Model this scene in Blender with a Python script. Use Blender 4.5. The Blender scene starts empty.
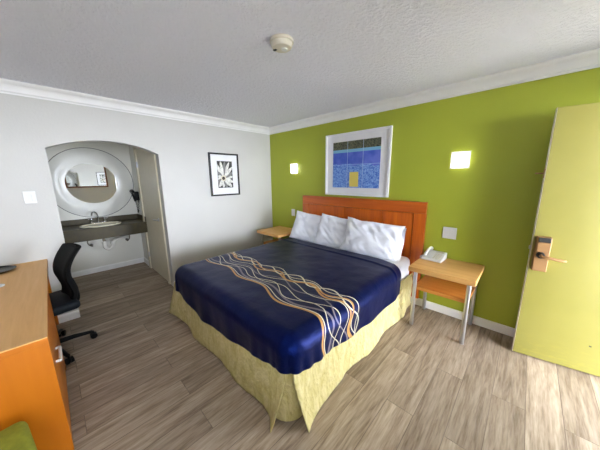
import bpy, bmesh, math, random
from mathutils import Vector, Matrix, noise
random.seed(7)
PI = math.pi
scene = bpy.context.scene
COL = scene.collection
H = 2.44
XE, YS = 4.49, -3.68          # east wall, south wall (corner of green and white wall is 0,0)

# ---------------------------------------------------------------- materials
def lin(c):
    r = []
    for v in c:
        v = v / 255.0
        r.append(v / 12.92 if v <= .04045 else ((v + .055) / 1.055) ** 2.4)
    return (r[0], r[1], r[2], 1)

def setin(n, name, val):
    if name in n.inputs:
        n.inputs[name].default_value = val

class NT:
    def __init__(s, name):
        s.m = bpy.data.materials.new(name); s.m.use_nodes = True
        s.t = s.m.node_tree; s.b = s.t.nodes['Principled BSDF']
    def n(s, typ, **kw):
        nd = s.t.nodes.new(typ)
        for k, v in kw.items():
            if isinstance(v, (int, float, str, bool)) and hasattr(nd, k): setattr(nd, k, v)
        return nd
    def l(s, a, b): s.t.links.new(a, b)
    def coord(s, out='Object', scale=(1, 1, 1), rot=(0, 0, 0)):
        tc = s.n('ShaderNodeTexCoord'); mp = s.n('ShaderNodeMapping')
        mp.inputs['Scale'].default_value = scale; mp.inputs['Rotation'].default_value = rot
        s.l(tc.outputs[out], mp.inputs['Vector']); return mp.outputs['Vector']
    def noise(s, vec, scale, detail=4, rough=.55, dist=0):
        nd = s.n('ShaderNodeTexNoise'); s.l(vec, nd.inputs['Vector'])
        nd.inputs['Scale'].default_value = scale; nd.inputs['Detail'].default_value = detail
        nd.inputs['Roughness'].default_value = rough; nd.inputs['Distortion'].default_value = dist
        return nd.outputs['Fac']
    def ramp(s, fac, stops):
        nd = s.n('ShaderNodeValToRGB'); s.l(fac, nd.inputs['Fac'])
        e = nd.color_ramp.elements
        while len(e) < len(stops): e.new(.5)
        for k, (p, c) in enumerate(stops): e[k].position = p; e[k].color = c
        return nd.outputs['Color']
    def mix(s, fac, a, b, mode='MIX'):
        nd = s.n('ShaderNodeMix'); nd.data_type = 'RGBA'; nd.blend_type = mode
        for sock, v in ((nd.inputs[0], fac), (nd.inputs[6], a), (nd.inputs[7], b)):
            if isinstance(v, (int, float, tuple)): sock.default_value = v
            else: s.l(v, sock)
        return nd.outputs[2]
    def math(s, op, a, b=None, c=None):
        nd = s.n('ShaderNodeMath'); nd.operation = op
        for i, v in enumerate((a, b, c)):
            if v is None: continue
            if isinstance(v, (int, float)): nd.inputs[i].default_value = v
            else: s.l(v, nd.inputs[i])
        return nd.outputs[0]
    def bump(s, h, strength=.2, dist=.01):
        nd = s.n('ShaderNodeBump'); nd.inputs['Strength'].default_value = strength
        nd.inputs['Distance'].default_value = dist
        s.l(h, nd.inputs['Height']); s.l(nd.outputs['Normal'], s.b.inputs['Normal'])
    def base(s, c):
        if isinstance(c, tuple): s.b.inputs['Base Color'].default_value = c
        else: s.l(c, s.b.inputs['Base Color'])

def simple(name, c, rough=.5, metal=0, var=.06, nscale=8, bump=0, bscale=60, bdist=.002, coat=0):
    t = NT(name); v = t.coord()
    f = t.noise(v, nscale)
    a = lin(c); lo = tuple(x * (1 - var) for x in a[:3]) + (1,); hi = tuple(min(1, x * (1 + var)) for x in a[:3]) + (1,)
    t.base(t.ramp(f, [(.3, lo), (.7, hi)]))
    t.b.inputs['Roughness'].default_value = rough; t.b.inputs['Metallic'].default_value = metal
    if coat: setin(t.b, 'Coat Weight', coat)
    if bump: t.bump(t.noise(v, bscale, 3), bump, bdist)
    return t.m

def wood(name, dark, mid, light, axis='x', rough=.4, scale=1, coat=0):
    t = NT(name)
    sc = {'x': (.9, 14, 14), 'y': (14, .9, 14), 'z': (14, 14, .9)}[axis]
    v = t.coord(scale=tuple(a * scale for a in sc))
    f = t.noise(v, 1.6, 5, .6, .8)
    f2 = t.noise(v, 9, 3, .6, .2)
    c = t.ramp(f, [(.28, lin(dark)), (.5, lin(mid)), (.72, lin(light))])
    c2 = t.mix(.18, c, t.ramp(f2, [(.35, lin(dark)), (.65, lin(light))]))
    t.base(c2)
    t.b.inputs['Roughness'].default_value = rough
    if coat: setin(t.b, 'Coat Weight', coat); setin(t.b, 'Coat Roughness', .25)
    return t.m

def wall_paint(name, c, rough=.6, bump=.25):
    t = NT(name); v = t.coord()
    f = t.noise(v, 1.3, 3)
    a = lin(c)
    t.base(t.ramp(f, [(.3, tuple(x * .96 for x in a[:3]) + (1,)), (.7, tuple(min(1, x * 1.04) for x in a[:3]) + (1,))]))
    t.b.inputs['Roughness'].default_value = rough
    t.bump(t.noise(v, 55, 4, .6), bump, .004)
    return t.m

M = {}
M['white_wall'] = wall_paint('white wall paint', (200, 199, 194), .5, .3)
M['cream_wall'] = wall_paint('cream alcove paint', (228, 227, 218), .5, .2)
M['green_wall'] = wall_paint('olive green wall paint', (158, 167, 44), .5, .28)
t = NT('textured ceiling'); v = t.coord()
t.base(lin((238, 239, 248))); t.b.inputs['Roughness'].default_value = .9
h = t.math('ADD', t.ramp(t.noise(v, 34, 4, .65), [(.42, (0, 0, 0, 1)), (.6, (1, 1, 1, 1))]), t.math('MULTIPLY', t.noise(v, 120, 2, .6), .5))
t.bump(h, .8, .007); M['ceiling'] = t.m
M['trim'] = simple('white trim gloss', (236, 236, 234), .35, var=.02)
M['white_plastic'] = simple('white plastic', (218, 218, 214), .35, var=.02)
M['ivory'] = simple('ivory plastic', (206, 200, 182), .4, var=.05)
M['dark_slot'] = simple('dark slot', (25, 24, 22), .5)

# laminate floor: boards run along y
t = NT('grey brown plank floor')
v = t.coord(rot=(0, 0, PI / 2))
br = t.n('ShaderNodeTexBrick'); t.l(v, br.inputs['Vector'])
br.offset = .37; br.offset_frequency = 2; br.squash = 1
br.inputs['Color1'].default_value = (0, 0, 0, 1); br.inputs['Color2'].default_value = (1, 1, 1, 1)
br.inputs['Mortar'].default_value = (.5, .5, .5, 1)
br.inputs['Scale'].default_value = 1; br.inputs['Mortar Size'].default_value = .0022
br.inputs['Mortar Smooth'].default_value = .1
br.inputs['Brick Width'].default_value = 1.5; br.inputs['Row Height'].default_value = .178
vo = t.coord(scale=(9, .75, 1))
# shift the grain of each board
add = t.n('ShaderNodeVectorMath'); add.operation = 'MULTIPLY_ADD'
t.l(br.outputs['Color'], add.inputs[0]); add.inputs[1].default_value = (7, 5, 3); t.l(vo, add.inputs[2])
g1 = t.noise(add.outputs[0], 2.2, 6, .62, .6)
g2 = t.noise(add.outputs[0], 9, 4, .6, .3)
wood1 = t.ramp(g1, [(.28, lin((102, 86, 68))), (.48, lin((158, 141, 120))), (.7, lin((192, 177, 158)))])
wood2 = t.mix(.3, wood1, t.ramp(g2, [(.35, lin((92, 74, 60))), (.65, lin((196, 180, 168)))]))
tone = t.ramp(br.outputs['Color'], [(0, (.80, .78, .76, 1)), (1, (1.18, 1.17, 1.16, 1))])
wood3 = t.mix(1, wood2, tone, 'MULTIPLY')
t.base(t.mix(t.math('MULTIPLY', br.outputs['Fac'], .5), wood3, lin((60, 50, 42))))
t.b.inputs['Roughness'].default_value = .55; t.b.inputs['Specular IOR Level'].default_value = .35
t.bump(t.math('SUBTRACT', t.math('MULTIPLY', g2, .3), br.outputs['Fac']), .25, .002)
M['floor'] = t.m

M['tan_lam'] = wood('tan laminate', (216, 162, 94), (226, 174, 106), (232, 182, 118), 'x', .5)
M['orange_ply'] = wood('orange stained maple', (170, 94, 6), (182, 102, 10), (190, 112, 18), 'z', .38, .2)
M['honey_top'] = wood('honey maple laminate', (206, 150, 82), (222, 170, 102), (232, 184, 120), 'x', .35, .7)
M['honey_shelf'] = wood('amber shelf laminate', (190, 116, 44), (210, 138, 60), (222, 154, 78), 'x', .3, .7)
M['cherry'] = wood('cherry veneer', (158, 66, 4), (188, 88, 8), (208, 110, 20), 'z', .3, .6, .3)
M['cherry_x'] = wood('cherry veneer cross grain', (152, 62, 4), (182, 82, 8), (202, 102, 18), 'x', .3, .6, .3)
M['frame_wood'] = wood('dark oak frame', (96, 52, 22), (126, 72, 34), (150, 92, 48), 'x', .35)
M['groove'] = simple('dark groove', (70, 24, 8), .6)
M['steel'] = simple('brushed steel', (190, 190, 194), .3, 1, .05)
M['chrome'] = simple('chrome', (215, 215, 218), .1, 1, .02)
M['black_fabric'] = simple('black mesh fabric', (8, 8, 9), .8, bump=.4, bscale=300)
M['black_plastic'] = simple('black plastic', (13, 13, 14), .4)
M['seat_fabric'] = simple('dark blue grey seat fabric', (20, 26, 32), .6, bump=.3, bscale=260)
for k_ in ('black_fabric', 'seat_fabric', 'black_plastic'): M[k_].node_tree.nodes['Principled BSDF'].inputs['Specular IOR Level'].default_value = .2
M['pvc'] = simple('white pvc', (216, 214, 206), .4)
M['grey_pipe'] = simple('grey pipe', (120, 112, 96), .5, .3)
M['counter'] = simple('dark olive laminate', (58, 48, 4), .5, var=.25, nscale=14)
M['sink'] = simple('cream porcelain', (228, 222, 198), .15, coat=.4)
M['brass'] = simple('brushed brass', (150, 112, 70), .5, .3, .05)
M['mat'] = simple('white mat board', (232, 232, 234), .7, var=.02)
M['black_frame'] = simple('black frame', (16, 16, 17), .3)
M['wood_white_frame'] = simple('white picture frame', (238, 238, 238), .35, var=.02)
M['green_fabric'] = simple('olive green upholstery', (134, 140, 40), .8, var=.18, nscale=25, bump=.4, bscale=200)
M['black_tray'] = simple('black tray', (15, 14, 15), .25)
M['concrete'] = simple('pale concrete walkway', (190, 186, 178), .8, var=.15, bump=.2)
M['door_edge'] = simple('door edge primer', (206, 200, 180), .5)
M['taupe_door'] = simple('cream door paint', (214, 206, 182), .4, var=.03)
t = NT('mirror silver'); t.base((.93, .94, .93, 1)); t.b.inputs['Metallic'].default_value = 1
t.b.inputs['Roughness'].default_value = .015; M['mirror'] = t.m
M['mirror_ring'] = simple('white lacquered mirror surround', (226, 226, 220), .22, var=.02)

# clear glass that lets daylight in
m = bpy.data.materials.new('window glass'); m.use_nodes = True; nt = m.node_tree; nt.nodes.clear()
o = nt.nodes.new('ShaderNodeOutputMaterial'); mx = nt.nodes.new('ShaderNodeMixShader')
tr = nt.nodes.new('ShaderNodeBsdfTransparent'); gl = nt.nodes.new('ShaderNodeBsdfGlossy'); fr = nt.nodes.new('ShaderNodeFresnel')
gl.inputs['Roughness'].default_value = .02; fr.inputs['IOR'].default_value = 1.45
nt.links.new(fr.outputs[0], mx.inputs[0]); nt.links.new(tr.outputs[0], mx.inputs[1]); nt.links.new(gl.outputs[0], mx.inputs[2])
nt.links.new(mx.outputs[0], o.inputs[0]); M['glass'] = m

def emit(name, c, s):
    t = NT(name); t.base(lin((240, 240, 240)))
    t.b.inputs['Emission Color'].default_value = lin(c); t.b.inputs['Emission Strength'].default_value = s
    return t.m
M['glow'] = emit('lit opal diffuser', (255, 252, 250), 8)

# yellow door: scuffs and kick marks near the bottom
t = NT('yellow door paint'); v = t.coord()
f = t.noise(v, 3, 3); scuff = t.noise(t.coord(scale=(3, 3, 14)), 3, 6, .7)
sx = t.n('ShaderNodeSeparateXYZ'); t.l(t.coord(), sx.inputs[0])
low = t.n('ShaderNodeMapRange'); t.l(sx.outputs['Z'], low.inputs[0])
low.inputs[1].default_value = .02; low.inputs[2].default_value = .24; low.inputs[3].default_value = 1; low.inputs[4].default_value = 0
sc_ = t.math('MULTIPLY', t.ramp(scuff, [(.5, (0, 0, 0, 1)), (.62, (1, 1, 1, 1))]), low.outputs[0])
yel = t.ramp(f, [(.3, lin((128, 121, 56))), (.7, lin((133, 126, 62)))])
t.base(t.mix(t.math('MULTIPLY', sc_, .5), yel, lin((150, 138, 56))))
t.b.inputs['Roughness'].default_value = .32; M['yellow'] = t.m

# bed linen
def linen(name, c, rough=.8, bump=.35, s=14, fine=400, dist=.006):
    t = NT(name); v = t.coord(); a = lin(c)
    t.base(t.ramp(t.noise(v, 5), [(.3, tuple(x * .94 for x in a[:3]) + (1,)), (.7, a)]))
    t.b.inputs['Roughness'].default_value = rough; setin(t.b, 'Sheen Weight', .2)
    t.bump(t.math('ADD', t.noise(v, s, 3, .5, .8), t.math('MULTIPLY', t.noise(v, fine, 1), .06)), bump, dist)
    return t.m
M['pillow'] = linen('white pillowcase cotton', (238, 240, 248), .75, .3, 9, dist=.012)
M['sheet'] = linen('white sheet cotton', (236, 238, 244))
t = NT('khaki quilted skirt fabric'); v = t.coord()
wrn = t.noise(t.coord(scale=(3, 3, 1)), 5, 5, .6, 1.2)
t.base(t.ramp(wrn, [(.3, lin((178, 164, 98))), (.7, lin((206, 194, 144)))]))
t.b.inputs['Roughness'].default_value = .85
vq = t.n('ShaderNodeTexVoronoi'); t.l(v, vq.inputs['Vector']); vq.inputs['Scale'].default_value = 33
t.bump(t.math('ADD', t.math('MULTIPLY', wrn, 1.2), t.math('MULTIPLY', vq.outputs['Distance'], .35)), .9, .02)
M['skirt'] = t.m

# bedspread: navy satin with a woven band of crossing wavy lines (pattern in cloth coordinates)
t = NT('navy bedspread with wavy band')
tc = t.n('ShaderNodeTexCoord'); sp = t.n('ShaderNodeSeparateXYZ'); t.l(tc.outputs['UV'], sp.inputs[0])
U, V = sp.outputs['X'], sp.outputs['Y']
nv = t.coord('UV', scale=(1, 1, 1))
V = t.math('SUBTRACT', t.math('DIVIDE', t.math('ADD', V, 1.44), t.math('MULTIPLY_ADD', t.math('SUBTRACT', U, .95), .12, 1)), 1.44)
navy = t.ramp(t.noise(nv, 6), [(.3, lin((4, 9, 36))), (.7, lin((6, 13, 48)))])
cur = navy
CREAM, TAN, GREY, LILAC = lin((214, 206, 178)), lin((190, 142, 74)), lin((120, 112, 116)), lin((150, 146, 160))
waves = [ # centre, amp, wavelength, phase, half width, colour, second amp
    (-1.770, .030, .62, 0.3, .0085, TAN, .008), (-1.752, .026, .62, 0.1, .0035, CREAM, .008),
    (-1.715, .034, .66, 0.9, .0085, GREY, .01), (-1.690, .040, .52, 2.2, .0035, CREAM, .012),
    (-1.655, .036, .58, 3.6, .0035, CREAM, .01), (-1.600, .034, .50, 1.4, .0060, GREY, .01),
    (-1.575, .040, .60, 4.4, .0038, CREAM, .01), (-1.520, .030, .44, 0.2, .0085, TAN, .008),
    (-1.490, .032, .40, 2.9, .0042, CREAM, .006), (-1.468, .036, .40, 0.0, .0065, CREAM, .006),
    (-1.450, .030, .46, 1.9, .0040, CREAM, .008), (-1.500, .034, .42, 4.9, .0075, TAN, .008)]
for (c0, am, wl, ph, hw, colr, a2) in waves:
    s1 = t.math('SINE', t.math('MULTIPLY_ADD', U, 2 * PI / wl, ph))
    s2 = t.math('SINE', t.math('MULTIPLY_ADD', U, 2 * PI / (wl * 2.3), ph * 2))
    yc = t.math('MULTIPLY_ADD', s1, am, t.math('MULTIPLY_ADD', s2, a2 * 1.5, c0))
    d = t.math('ABSOLUTE', t.math('SUBTRACT', V, yc))
    mk = t.math('LESS_THAN', d, hw * 1.0)
    cur = t.mix(mk, cur, colr)
t.base(cur)
t.b.inputs['Roughness'].default_value = .42
t.b.inputs['Specular IOR Level'].default_value = .4; setin(t.b, 'Specular Tint', lin((60, 100, 255)))
t.bump(t.math('ADD', t.noise(nv, 7, 4, .5, .6), t.math('MULTIPLY', t.noise(nv, 40, 2), .15)), .35, .012)
M['spread'] = t.m

# ---------------------------------------------------------------- mesh helpers
def link(name, bm, mat, parent=None, smooth=False, bevel=0, loc=None, rot=None, segs=2):
    me = bpy.data.meshes.new(name); bmesh.ops.recalc_face_normals(bm, faces=bm.faces[:])
    bm.to_mesh(me); bm.free()
    o = bpy.data.objects.new(name, me); COL.objects.link(o)
    mats = mat if isinstance(mat, (list, tuple)) else [mat]
    for mm in mats: me.materials.append(M[mm])
    if smooth:
        for pgn in me.polygons: pgn.use_smooth = True
        me.set_sharp_from_angle(angle=math.radians(42)) if hasattr(me, 'set_sharp_from_angle') else None
    if bevel:
        b = o.modifiers.new('bevel', 'BEVEL'); b.width = bevel; b.segments = segs; b.limit_method = 'ANGLE'
    if parent: o.parent = parent
    if loc: o.location = loc
    if rot: o.rotation_euler = rot
    return o

def box(bm, x0, x1, y0, y1, z0, z1, mat=0):
    vs = [bm.verts.new((x, y, z)) for x in (x0, x1) for y in (y0, y1) for z in (z0, z1)]
    for f in ((0, 1, 3, 2), (4, 6, 7, 5), (0, 4, 5, 1), (2, 3, 7, 6), (0, 2, 6, 4), (1, 5, 7, 3)):
        fc = bm.faces.new([vs[i] for i in f]); fc.material_index = mat
    return vs

def B(*boxes):
    bm = bmesh.new()
    for b in boxes: box(bm, *b)
    return bm

def tube(bm, pts, r, seg=12, cap=True):
    pts = [Vector(p) for p in pts]
    rs = r if isinstance(r, (list, tuple)) else [r] * len(pts)
    rings = []; prev = None
    for i, p in enumerate(pts):
        d = (pts[min(i + 1, len(pts) - 1)] - pts[max(i - 1, 0)]).normalized()
        if prev is None:
            a = Vector((0, 0, 1)) if abs(d.z) < .9 else Vector((1, 0, 0))
            u = d.cross(a).normalized()
        else:
            u = (prev - d * prev.dot(d)).normalized()
        prev = u; w = d.cross(u)
        rings.append([bm.verts.new(p + (u * math.cos(2 * PI * k / seg) + w * math.sin(2 * PI * k / seg)) * rs[i]) for k in range(seg)])
    for a, b in zip(rings, rings[1:]):
        for k in range(seg): bm.faces.new((a[k], a[(k + 1) % seg], b[(k + 1) % seg], b[k]))
    if cap:
        bm.faces.new(rings[0][::-1]); bm.faces.new(rings[-1])

def lathe(bm, prof, seg=32, c=(0, 0, 0), axis='z', sx=1, sy=1):
    rings = []
    for r, h in prof:
        ring = []
        for k in range(seg):
            a = 2 * PI * k / seg; x, y = r * math.cos(a) * sx, r * math.sin(a) * sy
            p = {'z': (x, y, h), 'x': (h, x, y), 'y': (x, h, y)}[axis]
            ring.append(bm.verts.new((p[0] + c[0], p[1] + c[1], p[2] + c[2])))
        rings.append(ring)
    for a, b in zip(rings, rings[1:]):
        for k in range(seg): bm.faces.new((a[k], a[(k + 1) % seg], b[(k + 1) % seg], b[k]))
    bm.faces.new(rings[0][::-1]); bm.faces.new(rings[-1])

def smoothpath(pts, n=6):
    P = [Vector(p) for p in pts]; out = []
    for i in range(len(P) - 1):
        p0, p1, p2, p3 = P[max(i - 1, 0)], P[i], P[i + 1], P[min(i + 2, len(P) - 1)]
        for k in range(n):
            s = k / n
            out.append(.5 * ((2 * p1) + (p2 - p0) * s + (2 * p0 - 5 * p1 + 4 * p2 - p3) * s * s + (3 * p1 - p0 - 3 * p2 + p3) * s ** 3))
    out.append(P[-1]); return out

def rbox(sx, sy, sz, r, seg=3):
    """rounded box centred on origin"""
    bm = bmesh.new(); bmesh.ops.create_cube(bm, size=1)
    for v_ in bm.verts: v_.co = Vector((v_.co.x * sx, v_.co.y * sy, v_.co.z * sz))
    bmesh.ops.bevel(bm, geom=bm.edges[:], offset=r, segments=seg, profile=.5, affect='EDGES')
    return bm

def grid(bm, f, nu, nv, uvf=None, close=False):
    uvl = bm.loops.layers.uv.verify() if uvf else None
    V_ = [[bm.verts.new(f(i / nu, j / nv)) for j in range(nv + 1)] for i in range(nu + 1)]
    for i in range(nu):
        for j in range(nv):
            fc = bm.faces.new((V_[i][j], V_[i + 1][j], V_[i + 1][j + 1], V_[i][j + 1]))
            if uvf:
                for lp, (a, b) in zip(fc.loops, ((i, j), (i + 1, j), (i + 1, j + 1), (i, j + 1))):
                    lp[uvl].uv = uvf(a / nu, b / nv)
    return V_

def struct(o): o['kind'] = 'structure'; return o
def tag(o, label, cat, group=None):
    o['label'] = label; o['category'] = cat
    if group: o['group'] = group
    return o
def thing(name, label, cat, loc=(0, 0, 0), rz=0, group=None):
    o = bpy.data.objects.new(name, None); COL.objects.link(o)
    o.empty_display_size = .1; o.location = loc; o.rotation_euler = (0, 0, rz)
    return tag(o, label, cat, group)
def dup(root, loc, rz, label):
    r = root.copy(); COL.objects.link(r); r.location = loc; r.rotation_euler = (0, 0, rz); r['label'] = label
    for ch in list(root.children):
        c = ch.copy(); COL.objects.link(c); c.parent = r
        for g in ch.children:
            d = g.copy(); COL.objects.link(d); d.parent = c
    return r

# ================================================================ the room
AL0, AL1 = -3.10, -1.87        # alcove side walls
AB, AZ = -1.60, 2.30           # alcove back wall, alcove ceiling
WT = .12
struct(link('floor', B((AB - .1, XE + .12, YS - .12, .12, -.1, 0)), 'floor'))
struct(link('ceiling', B((-WT, XE + .12, YS - .12, .12, H, H + .1)), 'ceiling'))
struct(link('wall_north', B((-WT, XE + .12, 0, .12, 0, H)), 'green_wall'))
struct(link('wall_south', B((-WT, XE + .12, YS - .12, YS, 0, H)), 'white_wall'))
# west wall with the segmental arch
JL, JR, SP, PK = -2.905, -1.885, 1.87, 1.985
poly = [(YS, 0), (JL, 0), (JL, SP)]
half, rise = (JR - JL) / 2, PK - SP
Rr = (half * half + rise * rise) / (2 * rise); cy_, cz_ = (JL + JR) / 2, PK - Rr
a0 = math.asin(half / Rr)
for k in range(1, 24):
    a = -a0 + 2 * a0 * k / 24
    poly.append((cy_ + Rr * math.sin(a), cz_ + Rr * math.cos(a)))
poly += [(JR, SP), (JR, 0), (0, 0), (0, H), (YS, H)]
bm = bmesh.new()
f1 = [bm.verts.new((0, y, z)) for y, z in poly]; f2 = [bm.verts.new((-WT, y, z)) for y, z in poly]
bm.faces.new(f1); bm.faces.new(f2[::-1])
for k in range(len(poly)):
    j = (k + 1) % len(poly); bm.faces.new((f1[k], f2[k], f2[j], f1[j]))
struct(link('wall_west', bm, 'white_wall'))
# alcove shell
struct(link('wall_alcove_back', B((AB - .1, AB, AL0 - .1, AL1 + .1, 0, AZ)), 'cream_wall'))
struct(link('wall_alcove_left', B((AB, -WT, AL0 - .1, AL0, 0, AZ)), 'cream_wall'))
struct(link('wall_alcove_right', B((AB, -WT, AL1, AL1 + .1, 0, AZ)), 'cream_wall'))
struct(link('ceiling_alcove', B((AB - .1, -WT, AL0 - .1, AL1 + .1, AZ, AZ + .1)), 'cream_wall'))
# east wall: doorway by the green wall, window behind the camera
DY0, DY1, DH = -1.05, -.13, 2.06
WY0, WY1, WZ0, WZ1 = -3.58, -2.64, .7, 2.15
e0, e1 = XE, XE + .12
struct(link('wall_east', B((e0, e1, DY1, 0, 0, H), (e0, e1, DY0, DY1, DH, H), (e0, e1, WY1, DY0, 0, H),
    (e0, e1, WY0, WY1, 0, WZ0), (e0, e1, WY0, WY1, WZ1, H), (e0, e1, YS, WY0, 0, H)), 'white_wall'))
w = struct(link('window_1', B((e0 + .04, e0 + .09, WY0, WY1, WZ0, WZ0 + .05), (e0 + .04, e0 + .09, WY0, WY1, WZ1 - .05, WZ1),
    (e0 + .04, e0 + .09, WY0, WY0 + .05, WZ0, WZ1), (e0 + .04, e0 + .09, WY1 - .05, WY1, WZ0, WZ1),
    (e0 + .05, e0 + .08, (WY0 + WY1) / 2 - .02, (WY0 + WY1) / 2 + .02, WZ0, WZ1)), 'trim'))
link('pane', B((e0 + .062, e0 + .068, WY0 + .04, WY1 - .04, WZ0 + .04, WZ1 - .04)), 'glass', w)
link('sill', B((e0 - .04, e0 + .1, WY0 - .03, WY1 + .03, WZ0 - .03, WZ0)), 'trim', w)
struct(link('trim_1', B((e0 - .015, e1, DY0 - .07, DY0, 0, DH + .06), (e0 - .015, e1, DY0, DY1, DH, DH + .06)), 'trim'))
struct(link('ceiling_sky_blocker', B((e1, e1 + 5.5, -9, 6, 2.5, 2.62)), 'white_wall'))  # unseen overhang, added to keep high sky light off the doorway floor
struct(link('ground', B((e1 + .0, 16, -10, 8, -.12, -.02)), 'concrete'))

# crown moulding and baseboards (profiles swept along the walls)
def sweep(name, prof, p0, p1, out, mat='trim'):
    """prof: (distance from wall, z); out: unit vector into the room"""
    bm = bmesh.new(); A = []; Bv = []
    for d, z in prof:
        A.append(bm.verts.new((p0[0] + out[0] * d, p0[1] + out[1] * d, z)))
        Bv.append(bm.verts.new((p1[0] + out[0] * d, p1[1] + out[1] * d, z)))
    n = len(prof)
    for k in range(n):
        j = (k + 1) % n; bm.faces.new((A[k], A[j], Bv[j], Bv[k]))
    bm.faces.new(A); bm.faces.new(Bv[::-1])
    return struct(link(name, bm, mat))
crown = [(0, H - .112), (.010, H - .112), (.011, H - .098), (.020, H - .090)]
crown += [(.020 + .030 * (1 - math.cos(a)), H - .090 + .062 * math.sin(a)) for a in [k * PI / 12 for k in range(1, 7)]]
crown += [(.056, H - .022), (.064, H - .012), (.064, H), (0, H)]
sweep('trim_2', crown, (0, 0), (XE, 0), (0, -1))
sweep('trim_3', crown, (0, YS), (0, 0), (1, 0))
sweep('trim_4', crown, (0, YS), (XE, YS), (0, 1))
sweep('trim_5', crown, (XE, YS), (XE, 0), (-1, 0))
bb = [(0, 0), (.016, 0), (.016, .07), (.011, .08), (.009, .088), (0, .088)]
sweep('baseboard_north', bb, (0, 0), (XE, 0), (0, -1))
sweep('baseboard_west', bb, (0, JR), (0, 0), (1, 0))
sweep('baseboard_west_left', bb, (0, YS), (0, JL), (1, 0))
sweep('baseboard_alcove_back', bb, (AB, AL0), (AB, AL1), (1, 0))
sweep('baseboard_alcove_right', bb, (AB, AL1), (-1.22, AL1), (0, -1))
sweep('baseboard_south', bb, (0, YS), (XE, YS), (0, 1))
sweep('baseboard_east', bb, (XE, YS), (XE, DY0 - .07), (-1, 0))

# bathroom door on the right side of the alcove
d2 = struct(link('door_2', B((-1.10, -.22, AL1 - .012, AL1, .01, 2.02)), 'taupe_door', bevel=.002))
bm = B((-1.18, -1.10, AL1 - .03, AL1, 0, 2.08), (-.22, -.14, AL1 - .03, AL1, 0, 2.08), (-1.18, -.14, AL1 - .03, AL1, 2.02, 2.09))
struct(link('trim_6', bm, 'taupe_door', bevel=.003))
bm = bmesh.new(); lathe(bm, [(.026, -.008), (.026, 0), (.012, .002)], 20, (-.34, AL1 - .014, .96), 'y')
tube(bm, smoothpath([(-.34, AL1 - .01, .96), (-.34, AL1 - .055, .96), (-.37, AL1 - .062, .96), (-.45, AL1 - .06, .955)]), .009)
hd = link('door_handle', bm, 'steel', d2, True); hd['label'] = 'steel lever handle'
bm = B((-1.112, -1.098, AL1 - .036, AL1 - .012, 1.74, 1.83)); box(bm, -1.112, -1.098, AL1 - .036, AL1 - .012, .22, .31)
link('hinge', bm, 'steel', d2)

# yellow entrance door, swung open against the green wall
DA = .1636; hx, hy = 3.643, -.286; DWID = .862
d1 = struct(link('door_1', B((0, DWID, 0, .045, .012, 2.035)), ['yellow'], loc=(hx, hy, 0), rot=(0, 0, DA), bevel=.002))
link('door_edge', B((-.0025, 0, .0015, .0435, .012, 2.035)), 'door_edge', d1)['label'] = 'pale unpainted free edge of the door'
bm = B((-.005, 0, .008, .036, .88, 1.08)); box(bm, -.014, 0, .014, .03, .955, .985)
link('latch_plate', bm, 'steel', d1)
bm = bmesh.new(); tube(bm, [(-.055, .03, 1.565), (0, .03, 1.565)], .006, 10); box(bm, -.006, 0, .012, .04, 1.53, 1.60)
link('deadbolt', bm, 'brass', d1)
lk = link('lock_body', B((.012, .098, -.05, 0, .795, 1.075)), 'brass', d1, bevel=.006)
lk['label'] = 'beige brass electronic lock case'
link('card_reader', B((.020, .090, -.058, -.048, 1.035, 1.072)), 'dark_slot', lk, bevel=.003)
bm = B((.014, .096, -.064, -.049, .955, 1.034)); link('lock_cover', bm, 'brass', lk, bevel=.008)
bm = bmesh.new(); lathe(bm, [(.02, -.078), (.024, -.072), (.026, -.048)], 20, (.046, 0, .93), 'y')
link('spindle', bm, 'dark_slot', lk, True)
bm = bmesh.new()
tube(bm, smoothpath([(.046, -.055, .93), (.046, -.095, .93), (.075, -.108, .928), (.12, -.105, .922), (.165, -.098, .915), (.178, -.085, .913)]),
     [.012] * 7 + [.011] * 18 + [.009] * 6, 12)
link('door_handle', bm, 'brass', d1, True)['label'] = 'brass lever handle'
bm = bmesh.new()
for (sx_, sz_, w_) in ((.42, .245, .012),): tube(bm, [(sx_, -.0005, sz_), (sx_ + w_, -.0005, sz_ - .004)], .004, 8)
link('scratch', bm, 'dark_slot', d1)['label'] = 'small dark chip in the yellow paint'

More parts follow.
